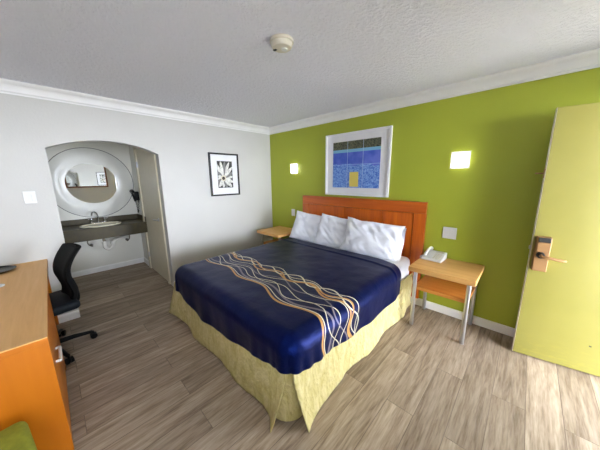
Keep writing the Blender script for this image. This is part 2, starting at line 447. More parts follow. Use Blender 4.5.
# ================================================================ bed
BX0, BX1, BY0, BY1 = .87, 2.66, -.08, -2.10
bed = thing('bed', 'wide bed with khaki pleated skirt standing against the green wall', 'bed', ((BX0 + BX1) / 2, (BY0 + BY1) / 2, 0))
ox, oy = bed.location.x, bed.location.y
def P(o):  # parent keeping world coordinates
    o.parent = bed; o.location = (-ox, -oy, 0); return o
bm = rbox(BX1 - BX0, BY0 - BY1, .28, .06, 4)
bmesh.ops.translate(bm, vec=(ox, oy, .477), verts=bm.verts)
P(link('mattress', bm, 'sheet', smooth=True))['label'] = 'mattress under a white sheet'
P(link('box_spring', B((BX0 + .02, BX1 - .02, BY1 + .02, BY0 - .02, .07, .32)), 'skirt', bevel=.02))
def nz(x, y, z=0, s=1): return noise.noise(Vector((x * s, y * s, z * s)))
def skirt_panel(p0, p1, out, flare0, flare1, seed, lift=0):
    """hanging panel from p0 to p1 (top line), out = outward normal; flare0/1: (along, out) shift of the bottom corners"""
    p0, p1, out = Vector(p0), Vector(p1), Vector(out); d = (p1 - p0)
    L = d.length; e = d.normalized(); n = 90
    def f(u, v):   # v: 0 top .. 1 floor
        z = .42 * (1 - v) + .006
        k0 = max(0, 1 - u * L / .30) ** 2; k1 = max(0, 1 - (1 - u) * L / .30) ** 2
        along = (flare0[0] * k0 + flare1[0] * k1) * v ** 1.3; o_ = (flare0[1] * k0 + flare1[1] * k1) * v ** 1.3
        wr = (.016 * math.sin(u * L * 9 + seed + v * 1.5) + .010 * nz(u * L, v, seed, 5)) * v + .006 * nz(u * L, v * .6, seed + 3, 14)
        pt = p0 + d * u + e * along + out * (.008 + o_ + .018 * v + wr)
        z += max(0, .018 * nz(u * L, seed, 9, 3)) * (v ** 6)
        return (pt.x, pt.y, z + lift)
    bm = bmesh.new(); grid(bm, f, n, 22); return bm
sk = skirt_panel((BX0 - .03, BY1 - .02, 0), (BX1 + .0, BY1 - .02, 0), (0, -1, 0), (-.17, .02), (-.06, .07), 1.0)
o = P(link('bed_skirt', sk, 'skirt', smooth=True)); o['label'] = 'khaki skirt panel across the foot of the bed'
s_ = o.modifiers.new('thick', 'SOLIDIFY'); s_.thickness = .006; s_.offset = -1
sk = skirt_panel((BX1 + .02, BY1 + .0, 0), (BX1 + .02, BY0 + .0, 0), (1, 0, 0), (.05, .085), (0, .0), 4.0)
o = P(link('bed_skirt', sk, 'skirt', smooth=True)); o['label'] = 'khaki skirt panel along the right side of the bed'
s_ = o.modifiers.new('thick', 'SOLIDIFY'); s_.thickness = .006; s_.offset = -1
sk = skirt_panel((BX0 - .02, BY0, 0), (BX0 - .02, BY1 + .0, 0), (-1, 0, 0), (0, 0), (.02, .10), 7.0)
o = P(link('bed_skirt', sk, 'skirt', smooth=True)); o['label'] = 'khaki skirt panel along the left side of the bed'
s_ = o.modifiers.new('thick', 'SOLIDIFY'); s_.thickness = .006; s_.offset = -1
# inner pleat piece at the near corner
def fp(u, v):
    a = -PI / 2 + u * PI / 2; r = .10 + .0 * v
    cx, cy = BX1 - .11, BY1 + .09
    return (cx + (r + .03 * v) * math.cos(a) * 1.0, cy + (r + .03 * v) * math.sin(a), .42 * (1 - v) + .02)
bm = bmesh.new(); grid(bm, fp, 14, 8)
P(link('corner_pleat', bm, 'skirt', smooth=True))

# bedspread
TZ = .628; ax0, ax1 = BX0 + .125, BX1 - .058; ay1 = BY1 + .075; HY = -.47; RF = .11
def drop_map(L):   # arc length past the flat top -> horizontal, down
    q = RF * PI / 2
    if L <= 0: return 0, 0
    if L < q:
        a = L / RF; return RF * math.sin(a), RF * (1 - math.cos(a))
    return RF + .03 * (L - q), RF + (L - q)
DL, DR, DF = .44, .44, .44
S0, S1 = ax0 - DL, ax1 + DR; T0, T1 = ay1 - DF, HY
NS, NTT = 200, 190
def st(u, v): return S0 + (S1 - S0) * u, T0 + (T1 - T0) * v
def pwl(q, pts):
    q = min(max(q, pts[0][0]), pts[-1][0])
    for (a, va), (b, vb) in zip(pts, pts[1:]):
        if q <= b:
            k = (q - a) / (b - a); k = k * k * (3 - 2 * k) if False else k
            return va + (vb - va) * k
def spread(u, v):
    s, t_ = st(u, v)
    k_ = min(1, max(0, (s - (ax1 - .22)) / .5)); t_ = t_ - .10 * k_ * k_ * (3 - 2 * k_) * max(0, (v - .5) / .5) ** 2
    xs = min(max(s, ax0), ax1); ts = max(t_, ay1)
    ds, dt = s - xs, t_ - ts
    Ln = max(abs(ds) / (DR if ds > 0 else DL), abs(dt) / DF); L = Ln * DF
    foot = pwl((xs - ax0) / (ax1 - ax0), ((0, .32), (.1, .35), (.35, .405), (.7, .35), (.9, .30), (1, .275)))
    side = pwl((ts - ay1) / 1.6, ((0, .275), (.25, .315), (.5, .345), (1, .35))) if ds > 0 else pwl((ts - ay1) / 1.6, ((0, .32), (1, .36)))
    w = abs(dt) / (abs(dt) + abs(ds)) if abs(dt) + abs(ds) > 1e-9 else 0
    Lk = Ln * ((1 - w) * side + w * foot)
    hh, zz = drop_map(Lk)
    dv = Vector((ds, dt))
    if dv.length > 1e-7: dv.normalize()
    else: dv = Vector((0, 0))
    ang = math.atan2(dt, ds) if L > 0 else 0
    x, y, z = xs + dv.x * hh, ts + dv.y * hh, TZ - zz
    # soft undulation
    z += .006 * nz(s, t_, 0, 2.6) + .003 * nz(s, t_, 5, 8)
    fall = min(1, max(0, (Lk - RF) / .2))
    along = ts if abs(ds) >= abs(dt) else xs
    wv = .005 * math.sin(along * 16 + 1) * fall + .010 * nz(along, 3, 0, 6) * fall
    if abs(ds) > 0 and abs(dt) > 0: wv = .006 * math.sin(ang * 9) * fall
    elif abs(dt) > 0:
        edge = max(0, 1 - (ax1 - xs) / .35)
        wv += (.006 * math.sin((ax1 - xs) * 58) * edge) * fall
        wv -= .01 * fall
    elif ds > 0:
        edge = max(0, 1 - (ts - ay1) / .5)
        wv += (.008 * math.sin((ts - ay1) * 62)) * edge * fall
    x += dv.x * (wv + .012); y += dv.y * (wv + .012)
    # turned-down hem fold near the pillows
    z += .008 * min(1, max(0, (v - .925) / .012)) + .006 * math.exp(-((v - .93) / .008) ** 2)
    return (x, y, z)
bm = bmesh.new(); grid(bm, spread, NS, NTT, lambda u, v: st(u, v))
o = link('bedspread', bm, 'spread', smooth=True)
s_ = o.modifiers.new('thick', 'SOLIDIFY'); s_.thickness = .008; s_.offset = 1
tag(o, 'navy satin bedspread with a band of wavy cream and tan lines across the bed', 'bedspread')

# pillows leaning on the headboard
def pillow_mesh(seed, w_=.70, h_=.46, th=.15, flap=0):
    bm = bmesh.new(); n = 44
    def side(sgn):
        def f(u, v):
            a, b = 2 * u - 1, 2 * v - 1
            prof = max(0, (1 - abs(a) ** 3.2)) ** .5 * max(0, (1 - abs(b) ** 3.2)) ** .5
            pin = 1 - .07 * (1 - abs(b) ** 2) * abs(a) ** 4
            pin2 = 1 - .10 * (1 - abs(a) ** 2) * abs(b) ** 4
            x = a * w_ / 2 * pin; z = b * h_ / 2 * (pin2 if b > 0 else 1 - (1 - pin2) * .3)
            wr = .015 * nz(a * 1.3 + seed, b * 1.6, sgn * 2, 2.2) + .009 * (.5 - abs(nz(a * 1.4 + b * .8 + seed, b * .5, 1, 3.5)) * 2)
            # creases running in from the corners
            cr = .008 * math.sin(9 * (a - b) + seed) * (abs(a * b)) ** .7 + .006 * math.sin(15 * (a + b * .6) + seed * 2) * abs(a) ** 2
            sag = .03 * (1 - v) ** 2
            y = sgn * (prof * (th / 2 + sag) + (wr + cr) * prof ** .4)
            return (x + .012 * nz(b, seed, 0, 2), y, z + .014 * nz(a, seed, 4, 2))
        return f
    grid(bm, side(-1), n, n); grid(bm, side(1), n, n)
    bmesh.ops.remove_doubles(bm, verts=bm.verts[:], dist=.0008)
    if flap:
        def ff(u, v):
            b = 2 * v - 1
            return (w_ / 2 * .93 + flap * u, -.012 * math.sin(v * 14 + seed) * u - .004 + .03 * u * math.sin(v * 4), b * h_ / 2 * (.86 + .08 * u) - .015 * u)
        grid(bm, ff, 6, 30)
        def fg(u, v):
            x, y, z = ff(u, v); return (x, y + .01, z)
        grid(bm, fg, 6, 30)
    return bm
pl = [(1.255, -.272, .815, 11, 4, 1.3, 'white pillow at the left end, nearest the white wall', .70, 0),
      (1.765, -.292, .813, 11, 5, 4.1, 'middle white pillow, partly behind its right neighbour', .68, 0),
      (2.24, -.312, .811, 10, 3.5, 8.7, 'white pillow at the right end, nearest the telephone', .72, .04)]
for (x, y, z, rz, ry, seed, lab, w_, fl) in pl:
    o = link('pillow', pillow_mesh(seed, w_, .45, .13, fl), 'pillow', smooth=True, loc=(x, y, z))
    o.rotation_euler = (Matrix.Rotation(math.radians(rz), 3, 'Z') @ Matrix.Rotation(math.radians(-24), 3, 'X') @ Matrix.Rotation(math.radians(ry), 3, 'Y')).to_euler()
    tag(o, lab, 'pillow', 'pillows along the headboard')

# headboard
hb = thing('headboard', 'red cherry wood headboard on the green wall behind the pillows', 'headboard', (1.81, 0, 0))
X0, X1, ZT = -.95, .95, 1.265
def hobj(n_, bm_, m_, **k): return link(n_, bm_, m_, hb, **k)
hobj('panel', B((X0 + .135, -.14, -.042, -.004, .22, ZT - .135)), 'cherry', bevel=.003)
hobj('panel', B((-.134, .44, -.042, -.004, .22, ZT - .135)), 'cherry', bevel=.003)
hobj('panel', B((.446, X1 - .135, -.042, -.004, .22, ZT - .135)), 'cherry', bevel=.003)
hobj('top_rail', B((X0 + .002, X1 - .002, -.05, -.004, ZT - .13, ZT)), 'cherry_x', bevel=.004)
hobj('stile', B((X0, X0 + .13, -.05, -.004, .10, ZT - .131)), 'cherry', bevel=.004)
hobj('stile', B((X1 - .13, X1, -.05, -.004, .10, ZT - .131)), 'cherry', bevel=.004)
hobj('backing', B((X0 + .01, X1 - .01, -.02, -.001, .2, ZT - .01)), 'groove')

# ================================================================ nightstands
def nightstand(loc, label):
    n = thing('nightstand', label, 'nightstand', loc, 0, 'nightstands beside the bed')
    link('tabletop', B((-.28, .28, -.265, .265, .612, .66)), 'honey_top', n, bevel=.004)
    link('shelf', B((-.235, .235, -.185, .225, .40, .437)), 'honey_shelf', n, bevel=.003)
    for sx_ in (-1, 1):
        for sy_ in (-1, 1):
            bm = bmesh.new(); x, y = sx_ * .228, (-.19 if sy_ < 0 else .222)
            tube(bm, [(x, y, .0), (x, y, .612)], .019, 18)
            link('leg', bm, 'steel', n, True)
    return n
ns = nightstand((3.06, -.27, 0), 'small maple nightstand with steel legs to the right of the bed, under the telephone')
dup(ns, (.50, -.275, 0), 0, 'small maple nightstand in the corner by the white wall, left of the bed')

# telephone
ph = thing('telephone', 'white corded desk telephone on the right nightstand', 'telephone', (2.905, -.135, .661), math.radians(-4))
bm = bmesh.new()
vs = [bm.verts.new(c) for c in ((-.1, -.095, 0), (.1, -.095, 0), (.1, .095, 0), (-.1, .095, 0), (-.1, -.095, .022), (.1, -.095, .022), (.1, .095, .075), (-.1, .095, .075))]
for f in ((0, 3, 2, 1), (4, 5, 6, 7), (0, 1, 5, 4), (1, 2, 6, 5), (2, 3, 7, 6), (3, 0, 4, 7)): bm.faces.new([vs[i] for i in f])
link('body', bm, 'white_plastic', ph, bevel=.008, segs=3)
def tilt(y): return .022 + (y + .095) / .19 * .053
bm = bmesh.new()
tube(bm, smoothpath([(-.062, -.085, tilt(-.085) + .018), (-.062, -.07, tilt(-.07) + .034), (-.062, 0, tilt(0) + .046), (-.062, .07, tilt(.07) + .034), (-.062, .088, tilt(.088) + .016)]),
     [.021, .022, .021, .018, .016, .015, .014, .014, .013, .013, .013, .013, .013, .013, .013, .013, .014, .014, .015, .016, .018, .021, .022, .022, .021], 14)
link('handset', bm, 'white_plastic', ph, True)
bm = bmesh.new()
for i in range(3):
    for j in range(4):
        x, y = .005 + i * .026, -.065 + j * .026; z = tilt(y) + .002
        box(bm, x, x + .017, y, y + .014, z - .004, z + .006)
link('keypad', bm, 'ivory', ph, bevel=.002)
bm = B((.0, .08, .05, .08, tilt(.065) - .002, tilt(.065) + .008)); link('faceplate', bm, 'ivory', ph, bevel=.002)
bm = bmesh.new(); pts = []
for k in range(90):
    s = k / 89; bx = -.105 - .02 * math.sin(s * PI); by = -.09 + .15 * s; a = s * 2 * PI * 16
    pts.append((bx + .005 * math.cos(a), by, .012 + .005 * math.sin(a)))
tube(bm, pts, .0022, 6); link('cord', bm, 'white_plastic', ph, True)

# ================================================================ wall things
def sconce(x, z, label):
    s = thing('wall_sconce', label, 'wall lamp', (x, 0, z), 0, 'square sconces on the green wall')
    link('backplate', B((-.07, .07, -.02, -.001, -.07, .07)), 'white_plastic', s, bevel=.004)
    link('frame', B((-.084, .084, -.034, -.028, .069, .084), (-.084, .084, -.034, -.028, -.084, -.069),
                    (-.084, -.069, -.034, -.028, -.069, .069), (.069, .084, -.034, -.028, -.069, .069)), 'white_plastic', s)
    bm = rbox(.137, .026, .137, .006); bmesh.ops.translate(bm, vec=(0, -.033, 0), verts=bm.verts)
    link('diffuser', bm, 'glow', s, True)['label'] = 'glowing opal square diffuser'
    return s
sc1 = sconce(.655, 1.702, 'lit square wall sconce left of the blue picture, near the corner')
dup(sc1, (3.025, 0, 1.71), 0, 'lit square wall sconce right of the blue picture, above the telephone')

def plate(name, loc, w_, h_, label, cat, kind, rz=0, group=None):
    o = thing(name, label, cat, loc, rz, group)
    bm = rbox(w_, .008, h_, .003, 2); bmesh.ops.translate(bm, vec=(0, -.0045, 0), verts=bm.verts)
    link('cover_plate', bm, 'white_plastic', o)
    if kind == 'switch':
        link('toggle', B((-.017, .017, -.0125, -.008, -.033, .033)), 'white_plastic', o, bevel=.002)
    elif kind == 'double':
        for dx in (-.027, .027): link('rocker', B((dx - .016, dx + .016, -.0125, -.008, -.033, .033)), 'white_plastic', o, bevel=.002)
    elif kind == 'outlet':
        for dz in (-.022, .022):
            f_ = link('socket', B((-.017, .017, -.011, -.008, dz - .014, dz + .014)), 'white_plastic', o, bevel=.003)
            link('slot', B((-.008, -.005, -.0115, -.0108, dz - .006, dz + .006), (.005, .008, -.0115, -.0108, dz - .006, dz + .006)), 'dark_slot', f_)
    return o
plate('light_switch', (.59, 0, .948), .085, .12, 'single white switch plate between headboard and corner, above the left nightstand', 'switch', 'switch')
plate('light_switch', (3.0, 0, .945), .13, .125, 'double white switch plate on green wall above the telephone', 'switch', 'double')
plate('wall_outlet', (3.07, 0, .30), .1, .12, 'white outlet low on green wall behind the right nightstand', 'outlet', 'outlet')
plate('light_switch', (0, -3.083, 1.385), .085, .12, 'white switch plate on the white wall left of the arch', 'switch', 'double', PI / 2)

# framed prints
def frame_bm(w_, h_, t_, d0, d1):
    a, b = w_ / 2, h_ / 2
    return B((-a, a, -d1, -d0, b - t_, b), (-a, a, -d1, -d0, -b, -b + t_), (-a, -a + t_, -d1, -d0, -b + t_, b - t_), (a - t_, a, -d1, -d0, -b + t_, b - t_))
pic = thing('framed_picture', 'large white framed blue abstract print hanging above the headboard', 'picture', (1.808, 0, 1.722))
link('frame', frame_bm(.985, .85, .026, .002, .032), 'wood_white_frame', pic, bevel=.003)
link('mat', B((-.47, .47, -.016, -.004, -.402, .402)), 'mat', pic)
# generic abstract: mottled blue fields, dark band, plain yellow block
t = NT('abstract blue print'); tcx = t.n('ShaderNodeTexCoord'); sp = t.n('ShaderNodeSeparateXYZ'); t.l(tcx.outputs['Object'], sp.inputs[0])
X, Z = sp.outputs['X'], sp.outputs['Z']; vec = t.coord()
n1 = t.noise(vec, 22, 3, .6, 1.5); n2 = t.noise(vec, 46, 4, .7, 1.0); n3 = t.noise(vec, 5, 3)
blue = t.ramp(n2, [(.46, lin((58, 104, 196))), (.54, lin((134, 172, 226)))])
deep = t.ramp(n3, [(.4, lin((52, 84, 186))), (.6, lin((96, 112, 206)))])
olive = t.ramp(n2, [(.4, lin((38, 42, 30))), (.6, lin((110, 112, 84)))])
edge = t.math('MULTIPLY_ADD', n3, .18, Z)
c = t.mix(t.math('GREATER_THAN', edge, .09), blue, deep)
c = t.mix(t.math('GREATER_THAN', Z, .165), c, lin((120, 176, 206)))
c = t.mix(t.math('GREATER_THAN', Z, .205), c, olive)
for s0 in (-.12, .12):
    c = t.mix(t.math('LESS_THAN', t.math('ABSOLUTE', t.math('SUBTRACT', X, s0)), .0025), c, lin((186, 206, 232)))
for s0 in (-.0,):
    c = t.mix(t.math('LESS_THAN', t.math('ABSOLUTE', t.math('SUBTRACT', Z, s0)), .0025), c, lin((160, 190, 230)))
yb = t.math('MULTIPLY', t.math('LESS_THAN', t.math('ABSOLUTE', t.math('SUBTRACT', X, -.01)), .07),
            t.math('LESS_THAN', t.math('ABSOLUTE', t.math('SUBTRACT', Z, -.20)), .10))
c = t.mix(yb, c, lin((222, 200, 96)))
t.base(c); t.b.inputs['Roughness'].default_value = .5; M['abstract'] = t.m
link('print', B((-.361, .361, -.018, -.0162, -.315, .312)), 'abstract', pic)['label'] = 'blue abstract print with a dark top band and a yellow block'

fl = thing('framed_photo', 'black framed daisy photograph hanging on the white wall', 'picture', (0, -.96, 1.61), PI / 2)
link('frame', frame_bm(.505, .66, .024, .002, .03), 'black_frame', fl, bevel=.002)
link('mat', B((-.235, .235, -.014, -.003, -.31, .31)), 'mat', fl)
t = NT('dark photo ground'); v = t.coord(); t.base(t.ramp(t.noise(v, 14, 3), [(.4, lin((14, 14, 14))), (.65, lin((60, 60, 58)))])); M['photo_bg'] = t.m
pr_ = link('print', B((-.125, .135, -.016, -.0142, -.205, .21)), 'photo_bg', fl)
pr_['label'] = 'black and white daisy photograph'
t = NT('petal print'); v = t.coord(scale=(1, 1, 1)); t.base(t.ramp(t.noise(v, 40, 3, .6), [(.3, lin((176, 176, 170))), (.6, lin((232, 231, 224)))])); M['petal'] = t.m
t = NT('petal print shaded'); t.base(lin((120, 120, 116))); M['petal2'] = t.m
def clipx(p): return (min(max(p[0], -.124), .134), p[1], min(max(p[2], -.204), .209))
bm = bmesh.new(); cx, cz = -.03, -.055
for k, (ang, ln, wd) in enumerate([(8, .17, .026), (28, .2, .028), (47, .25, .026), (66, .28, .025), (82, .27, .026), (98, .27, .026), (116, .26, .025), (134, .15, .024), (158, .10, .024),
        (185, .1, .024), (212, .12, .024), (240, .16, .026), (268, .15, .026), (292, .17, .028), (316, .2, .03), (340, .19, .028)]):
    a = math.radians(ang); ca, sa = math.cos(a), math.sin(a); n = 10; L_, R_ = [], []
    for i in range(n + 1):
        s = i / n; r = .03 + (ln - .03) * s; w_ = wd * math.sin(PI * min(1, s * .92 + .08)) ** .6
        y = -.0165 - .0002 * (k % 3)
        L_.append(bm.verts.new(clipx((cx + r * ca - w_ * sa, y, cz + r * sa + w_ * ca))))
        R_.append(bm.verts.new(clipx((cx + r * ca + w_ * sa, y, cz + r * sa - w_ * ca))))
    for i in range(n):
        fc = bm.faces.new((L_[i], L_[i + 1], R_[i + 1], R_[i])); fc.material_index = k % 3 == 1
link('printed_petals', bm, ['petal', 'petal2'], pr_)
M['flower_eye'] = simple('printed flower eye', (50, 40, 30), .6); M['flower_ring'] = simple('printed flower ring', (206, 198, 176), .6)
bm = bmesh.new(); lathe(bm, [(.046, -.0173), (.046, -.0168)], 24, (cx, 0, cz), 'y'); link('printed_ring', bm, 'flower_ring', pr_)
bm = bmesh.new(); lathe(bm, [(.026, -.0178), (.022, -.0172)], 24, (cx, 0, cz), 'y'); link('printed_eye', bm, 'flower_eye', pr_)

# smoke detector
sd = thing('smoke_detector', 'round off-white smoke detector on the ceiling', 'smoke detector', (2.262, -1.735, H))
bm = bmesh.new(); lathe(bm, [(.078, -.001), (.078, -.016), (.072, -.02)], 40); link('base', bm, 'ivory', sd, True)
bm = bmesh.new(); lathe(bm, [(.070, -.018), (.070, -.036), (.060, -.048), (.030, -.052), (.001, -.053)], 40); link('cover', bm, 'ivory', sd, True)
bm = bmesh.new(); lathe(bm, [(.022, -.0515), (.020, -.0575), (.001, -.058)], 24, (.012, .010, 0)); link('button', bm, 'white_plastic', sd, True)
bm = bmesh.new(); box(bm, -.055, -.028, -.03, -.014, -.053, -.046); link('vent', bm, 'dark_slot', sd)

# framed mirror on the east wall (it shows in the round mirror)
wm = thing('wall_mirror', 'wood framed mirror on the east wall beside the entrance, seen in the round mirror', 'mirror', (XE, -1.98, 1.76), -PI / 2)
link('frame', frame_bm(1.14, .94, .045, .002, .035), 'frame_wood', wm, bevel=.004)
link('glass', B((-.53, .53, -.016, -.004, -.43, .43)), 'mirror', wm)

# ================================================================ vanity alcove
vc = thing('vanity_counter', 'dark olive vanity counter across the alcove under the round mirror', 'counter', (-1.3, -2.485, 0))
def V_(n_, bm_, m_, **k):
    o = link(n_, bm_, m_, vc, **k); o.location = (1.3, 2.485, 0); return o
# worktop with an oval cut-out
SKX, SKY, SA, SB = -1.27, -2.45, .175, .235
bm = bmesh.new(); n = 48; X0_, X1_, Y0_, Y1_ = AB + .002, -1.05, AL0 + .002, AL1 - .002
inner, outer = [], []
for k in range(n):
    a = 2 * PI * k / n; ca, sa = math.cos(a), math.sin(a)
    inner.append((SKX + SA * ca, SKY + SB * sa))
    tt = min([((X1_ if ca > 0 else X0_) - SKX) / ca if abs(ca) > 1e-6 else 1e9, ((Y1_ if sa > 0 else Y0_) - SKY) / sa if abs(sa) > 1e-6 else 1e9])
    outer.append((SKX + ca * tt, SKY + sa * tt))
for zz in (.845, .81):
    I = [bm.verts.new((x, y, zz)) for x, y in inner]; O = [bm.verts.new((x, y, zz)) for x, y in outer]
    for k in range(n): bm.faces.new((I[k], I[(k + 1) % n], O[(k + 1) % n], O[k]))
corner_pts = [(X0_, Y0_), (X1_, Y0_), (X1_, Y1_), (X0_, Y1_)]
V_('worktop', bm, 'counter')
V_('apron', B((-1.075, -1.045, Y0_, Y1_, .665, .8455)), 'counter', bevel=.004)
V_('backsplash', B((AB + .001, AB + .02, Y0_, Y1_, .8455, .932)), 'counter', bevel=.002)
V_('side_splash', B((AB + .02, -1.05, Y1_ - .018, Y1_, .8455, .932)), 'counter', bevel=.002)

sk_ = thing('sink', 'oval cream porcelain sink set in the vanity counter', 'sink', (SKX, SKY, .845))
prof = [(.255, .001), (.262, .010), (.255, .018), (.238, .019), (.225, .006), (.215, -.03), (.19, -.09), (.12, -.135), (.03, -.145), (.002, -.145)]
bm = bmesh.new(); lathe(bm, prof, 48, sx=.76); 
link('basin', bm, 'sink', sk_, True)
bm = bmesh.new(); lathe(bm, [(.022, -.146), (.022, -.141), (.014, -.139)], 20); link('drain', bm, 'chrome', sk_, True)
fc = thing('faucet', 'chrome faucet with arched spout and two handles behind the sink', 'faucet', (-1.52, -2.45, .846))
bm = rbox(.05, .2, .018, .006); bmesh.ops.translate(bm, vec=(0, 0, .01), verts=bm.verts); link('base', bm, 'chrome', fc, True)
bm = bmesh.new(); tube(bm, smoothpath([(0, 0, .01), (0, 0, .1), (.004, -.012, .165), (.03, -.045, .195), (.07, -.075, .18), (.085, -.085, .14)]), .010, 12); link('spout', bm, 'chrome', fc, True)
for s in (-1, 1):
    bm = bmesh.new(); lathe(bm, [(.02, .012), (.016, .035), (.011, .05), (.018, .06), (.016, .075), (.004, .08)], 16, (0, s * .085, 0))
    tube(bm, [(0, s * .085, .066), (.02, s * .125, .078)], .006, 8); link('handle', bm, 'chrome', fc, True)

pp = thing('drain_pipe', 'white plastic sink trap and drain pipe under the vanity', 'pipe', (0, 0, 0))
bm = bmesh.new(); tube(bm, [(SKX, SKY, .695), (SKX, SKY, .56)], .020, 14); link('tailpiece', bm, 'grey_pipe', pp, True)
bm = bmesh.new(); tube(bm, smoothpath([(SKX, SKY, .58), (SKX, SKY, .48), (SKX - .01, SKY + .05, .44), (SKX - .02, SKY + .10, .48), (SKX - .02, SKY + .105, .54)], 8), .026, 14)
for z_ in (.60, .625): pass
link('trap', bm, 'pvc', pp, True)
bm = bmesh.new(); tube(bm, smoothpath([(SKX - .02, SKY + .105, .53), (SKX - .03, SKY + .14, .565), (SKX - .10, SKY + .30, .59), (AB + .004, SKY + .42, .60)], 6), .022, 14)
link('waste_arm', bm, 'pvc', pp, True)
bm = bmesh.new(); lathe(bm, [(.033, -.02), (.036, 0), (.033, .02)], 18, (SKX, SKY, .56)); lathe(bm, [(.033, -.02), (.036, 0), (.033, .02)], 18, (SKX - .02, SKY + .105, .535))
link('slip_nut', bm, 'pvc', pp, True)
for k, yy in enumerate((SKY - .14, SKY + .34)):
    s = thing('water_supply', ('grey water supply line looping left of the drain trap', 'grey water supply line right of the drain trap')[k], 'pipe', (0, 0, 0), 0, 'supply lines under the vanity')
    sg = -1 if k == 0 else 1
    bm = bmesh.new(); tube(bm, smoothpath([(AB + .03, yy, .50), (AB + .14, yy, .49), (AB + .17, yy + (-.05 if k == 0 else .03), .56), (AB + .13, yy, .70), (AB + .08, SKY + (-.14 if k == 0 else .22), .802)], 6), .008, 10)
    link('hose', bm, 'grey_pipe', s, True)
    bm = bmesh.new(); tube(bm, [(AB + .001, yy, .50), (AB + .05, yy, .50)], .014, 12); lathe(bm, [(.02, -.012), (.02, .012)], 12, (AB + .06, yy, .50), 'x'); link('valve', bm, 'chrome', s, True)

mr = thing('round_mirror', 'large round mirror with a wide white ring on the alcove wall', 'mirror', (AB, -2.435, 1.495))
bm = bmesh.new(); RO, RI = .552, .322; seg = 96
ringp = [(RI, .004), (RI, .012), (RI + .012, .016), (RO - .012, .016), (RO, .010), (RO, .002)]
rs_ = [[bm.verts.new((h_, r * math.cos(2 * PI * k / seg), r * math.sin(2 * PI * k / seg))) for k in range(seg)] for r, h_ in ringp]
for a, b in zip(rs_, rs_[1:]):
    for k in range(seg): bm.faces.new((a[k], a[(k + 1) % seg], b[(k + 1) % seg], b[k]))
link('surround', bm, 'mirror_ring', mr, True)['label'] = 'wide white ring'
bm = bmesh.new(); r_ = [(RO - .001, .001), (RO + .006, .001), (RO + .006, .012), (RO - .001, .012)]
rs_ = [[bm.verts.new((h_, r * math.cos(2 * PI * k / seg), r * math.sin(2 * PI * k / seg))) for k in range(seg)] for r, h_ in r_]
for a, b in zip(rs_, rs_[1:] + rs_[:1]):
    for k in range(seg): bm.faces.new((a[k], a[(k + 1) % seg], b[(k + 1) % seg], b[k]))
link('rim', bm, 'black_frame', mr, True)['label'] = 'thin dark rim'
bm = bmesh.new(); lathe(bm, [(RI + .002, .002), (RI + .002, .011), (.001, .0111)], seg, axis='x'); link('glass', bm, 'mirror', mr)

# hair dryer on the alcove's right wall
hdv = thing('hair_dryer', 'black wall-mounted hair dryer with dangling cord at the alcove right wall', 'hair dryer', (-1.36, AL1, 1.27))
bm = rbox(.09, .06, .15, .015); bmesh.ops.translate(bm, vec=(0, -.031, 0), verts=bm.verts); link('holder', bm, 'black_plastic', hdv, True)
bm = bmesh.new(); tube(bm, smoothpath([(0, -.06, -.09), (0, -.085, .02), (0, -.095, .06)]), .018, 12)
tube(bm, [(-.06, -.085, .075), (-.02, -.09, .08), (.04, -.095, .08), (.08, -.095, .078)], [.03, .034, .03, .024], 16); link('dryer', bm, 'black_plastic', hdv, True)
bm = bmesh.new(); pts = []
path = smoothpath([(0, -.06, -.09), (.02, -.05, -.2), (-.02, -.04, -.29), (.03, -.04, -.25), (.01, -.02, -.12), (0, -.02, -.07)], 24)
for k, q in enumerate(path):
    a = k * .9; pts.append(q + Vector((.007 * math.cos(a), .007 * math.sin(a), 0)))
tube(bm, pts, .0045, 6); link('cord', bm, 'black_plastic', hdv, True)

# towel rail on the alcove's left wall (seen only in the mirrors)
tb = thing('towel_rail', 'chrome towel rail on the left alcove wall', 'towel rail', (-.85, AL0, 1.35))
bm = bmesh.new(); tube(bm, [(-.25, .06, 0), (.25, .06, 0)], .009, 10); link('bar', bm, 'chrome', tb, True)
for s in (-1, 1):
    bm = bmesh.new(); tube(bm, [(s * .24, 0.001, 0), (s * .24, .06, 0)], .012, 10); link('bracket', bm, 'chrome', tb, True)

# ================================================================ desk on the left
DZ, DX1, DYF = .742, 1.835, -3.06
dk = thing('desk', 'long desk with tan top and orange wood end panel by the south wall', 'desk', (.92, -3.36, 0))
def D_(n_, bm_, m_, **k):
    o = link(n_, bm_, m_, dk, **k); o.location = (-.92, 3.36, 0); return o
DYB = YS + .02
D_('desktop', B((.004, DX1, DYB, DYF, DZ - .006, DZ)), 'tan_lam')['label'] = 'tan laminate desktop'
D_('top_edge', B((.004, DX1, DYB, DYF, DZ - .036, DZ - .0065)), 'orange_ply')
D_('end_panel', B((DX1 - .022, DX1 - .001, DYB, DYF - .001, 0, DZ - .037)), 'orange_ply')['label'] = 'orange maple end panel'
D_('side_panel', B((.955, .975, DYB, DYF - .001, 0, DZ - .037)), 'orange_ply')
D_('side_panel', B((.004, .026, DYB, DYF - .02, 0, DZ - .037)), 'orange_ply')
D_('modesty_panel', B((.03, .953, DYB, DYB + .02, .2, DZ - .037)), 'orange_ply')
D_('back_panel', B((.977, DX1 - .024, DYB, DYB + .02, 0, DZ - .037)), 'orange_ply')
D_('plinth', B((.977, DX1 - .024, DYF - .04, DYF - .02, 0, .05)), 'orange_ply')
dr = D_('drawer', B((.979, DX1 - .026, DYF - .02, DYF - .001, .40, .702)), 'orange_ply', bevel=.002)
bm = bmesh.new(); xm, zm = 1.60, .50
tube(bm, smoothpath([(xm - .08, DYF - .002, zm), (xm - .08, DYF + .014, zm), (xm - .07, DYF + .019, zm), (xm + .07, DYF + .019, zm), (xm + .08, DYF + .014, zm), (xm + .08, DYF - .002, zm)], 4), .008, 8)
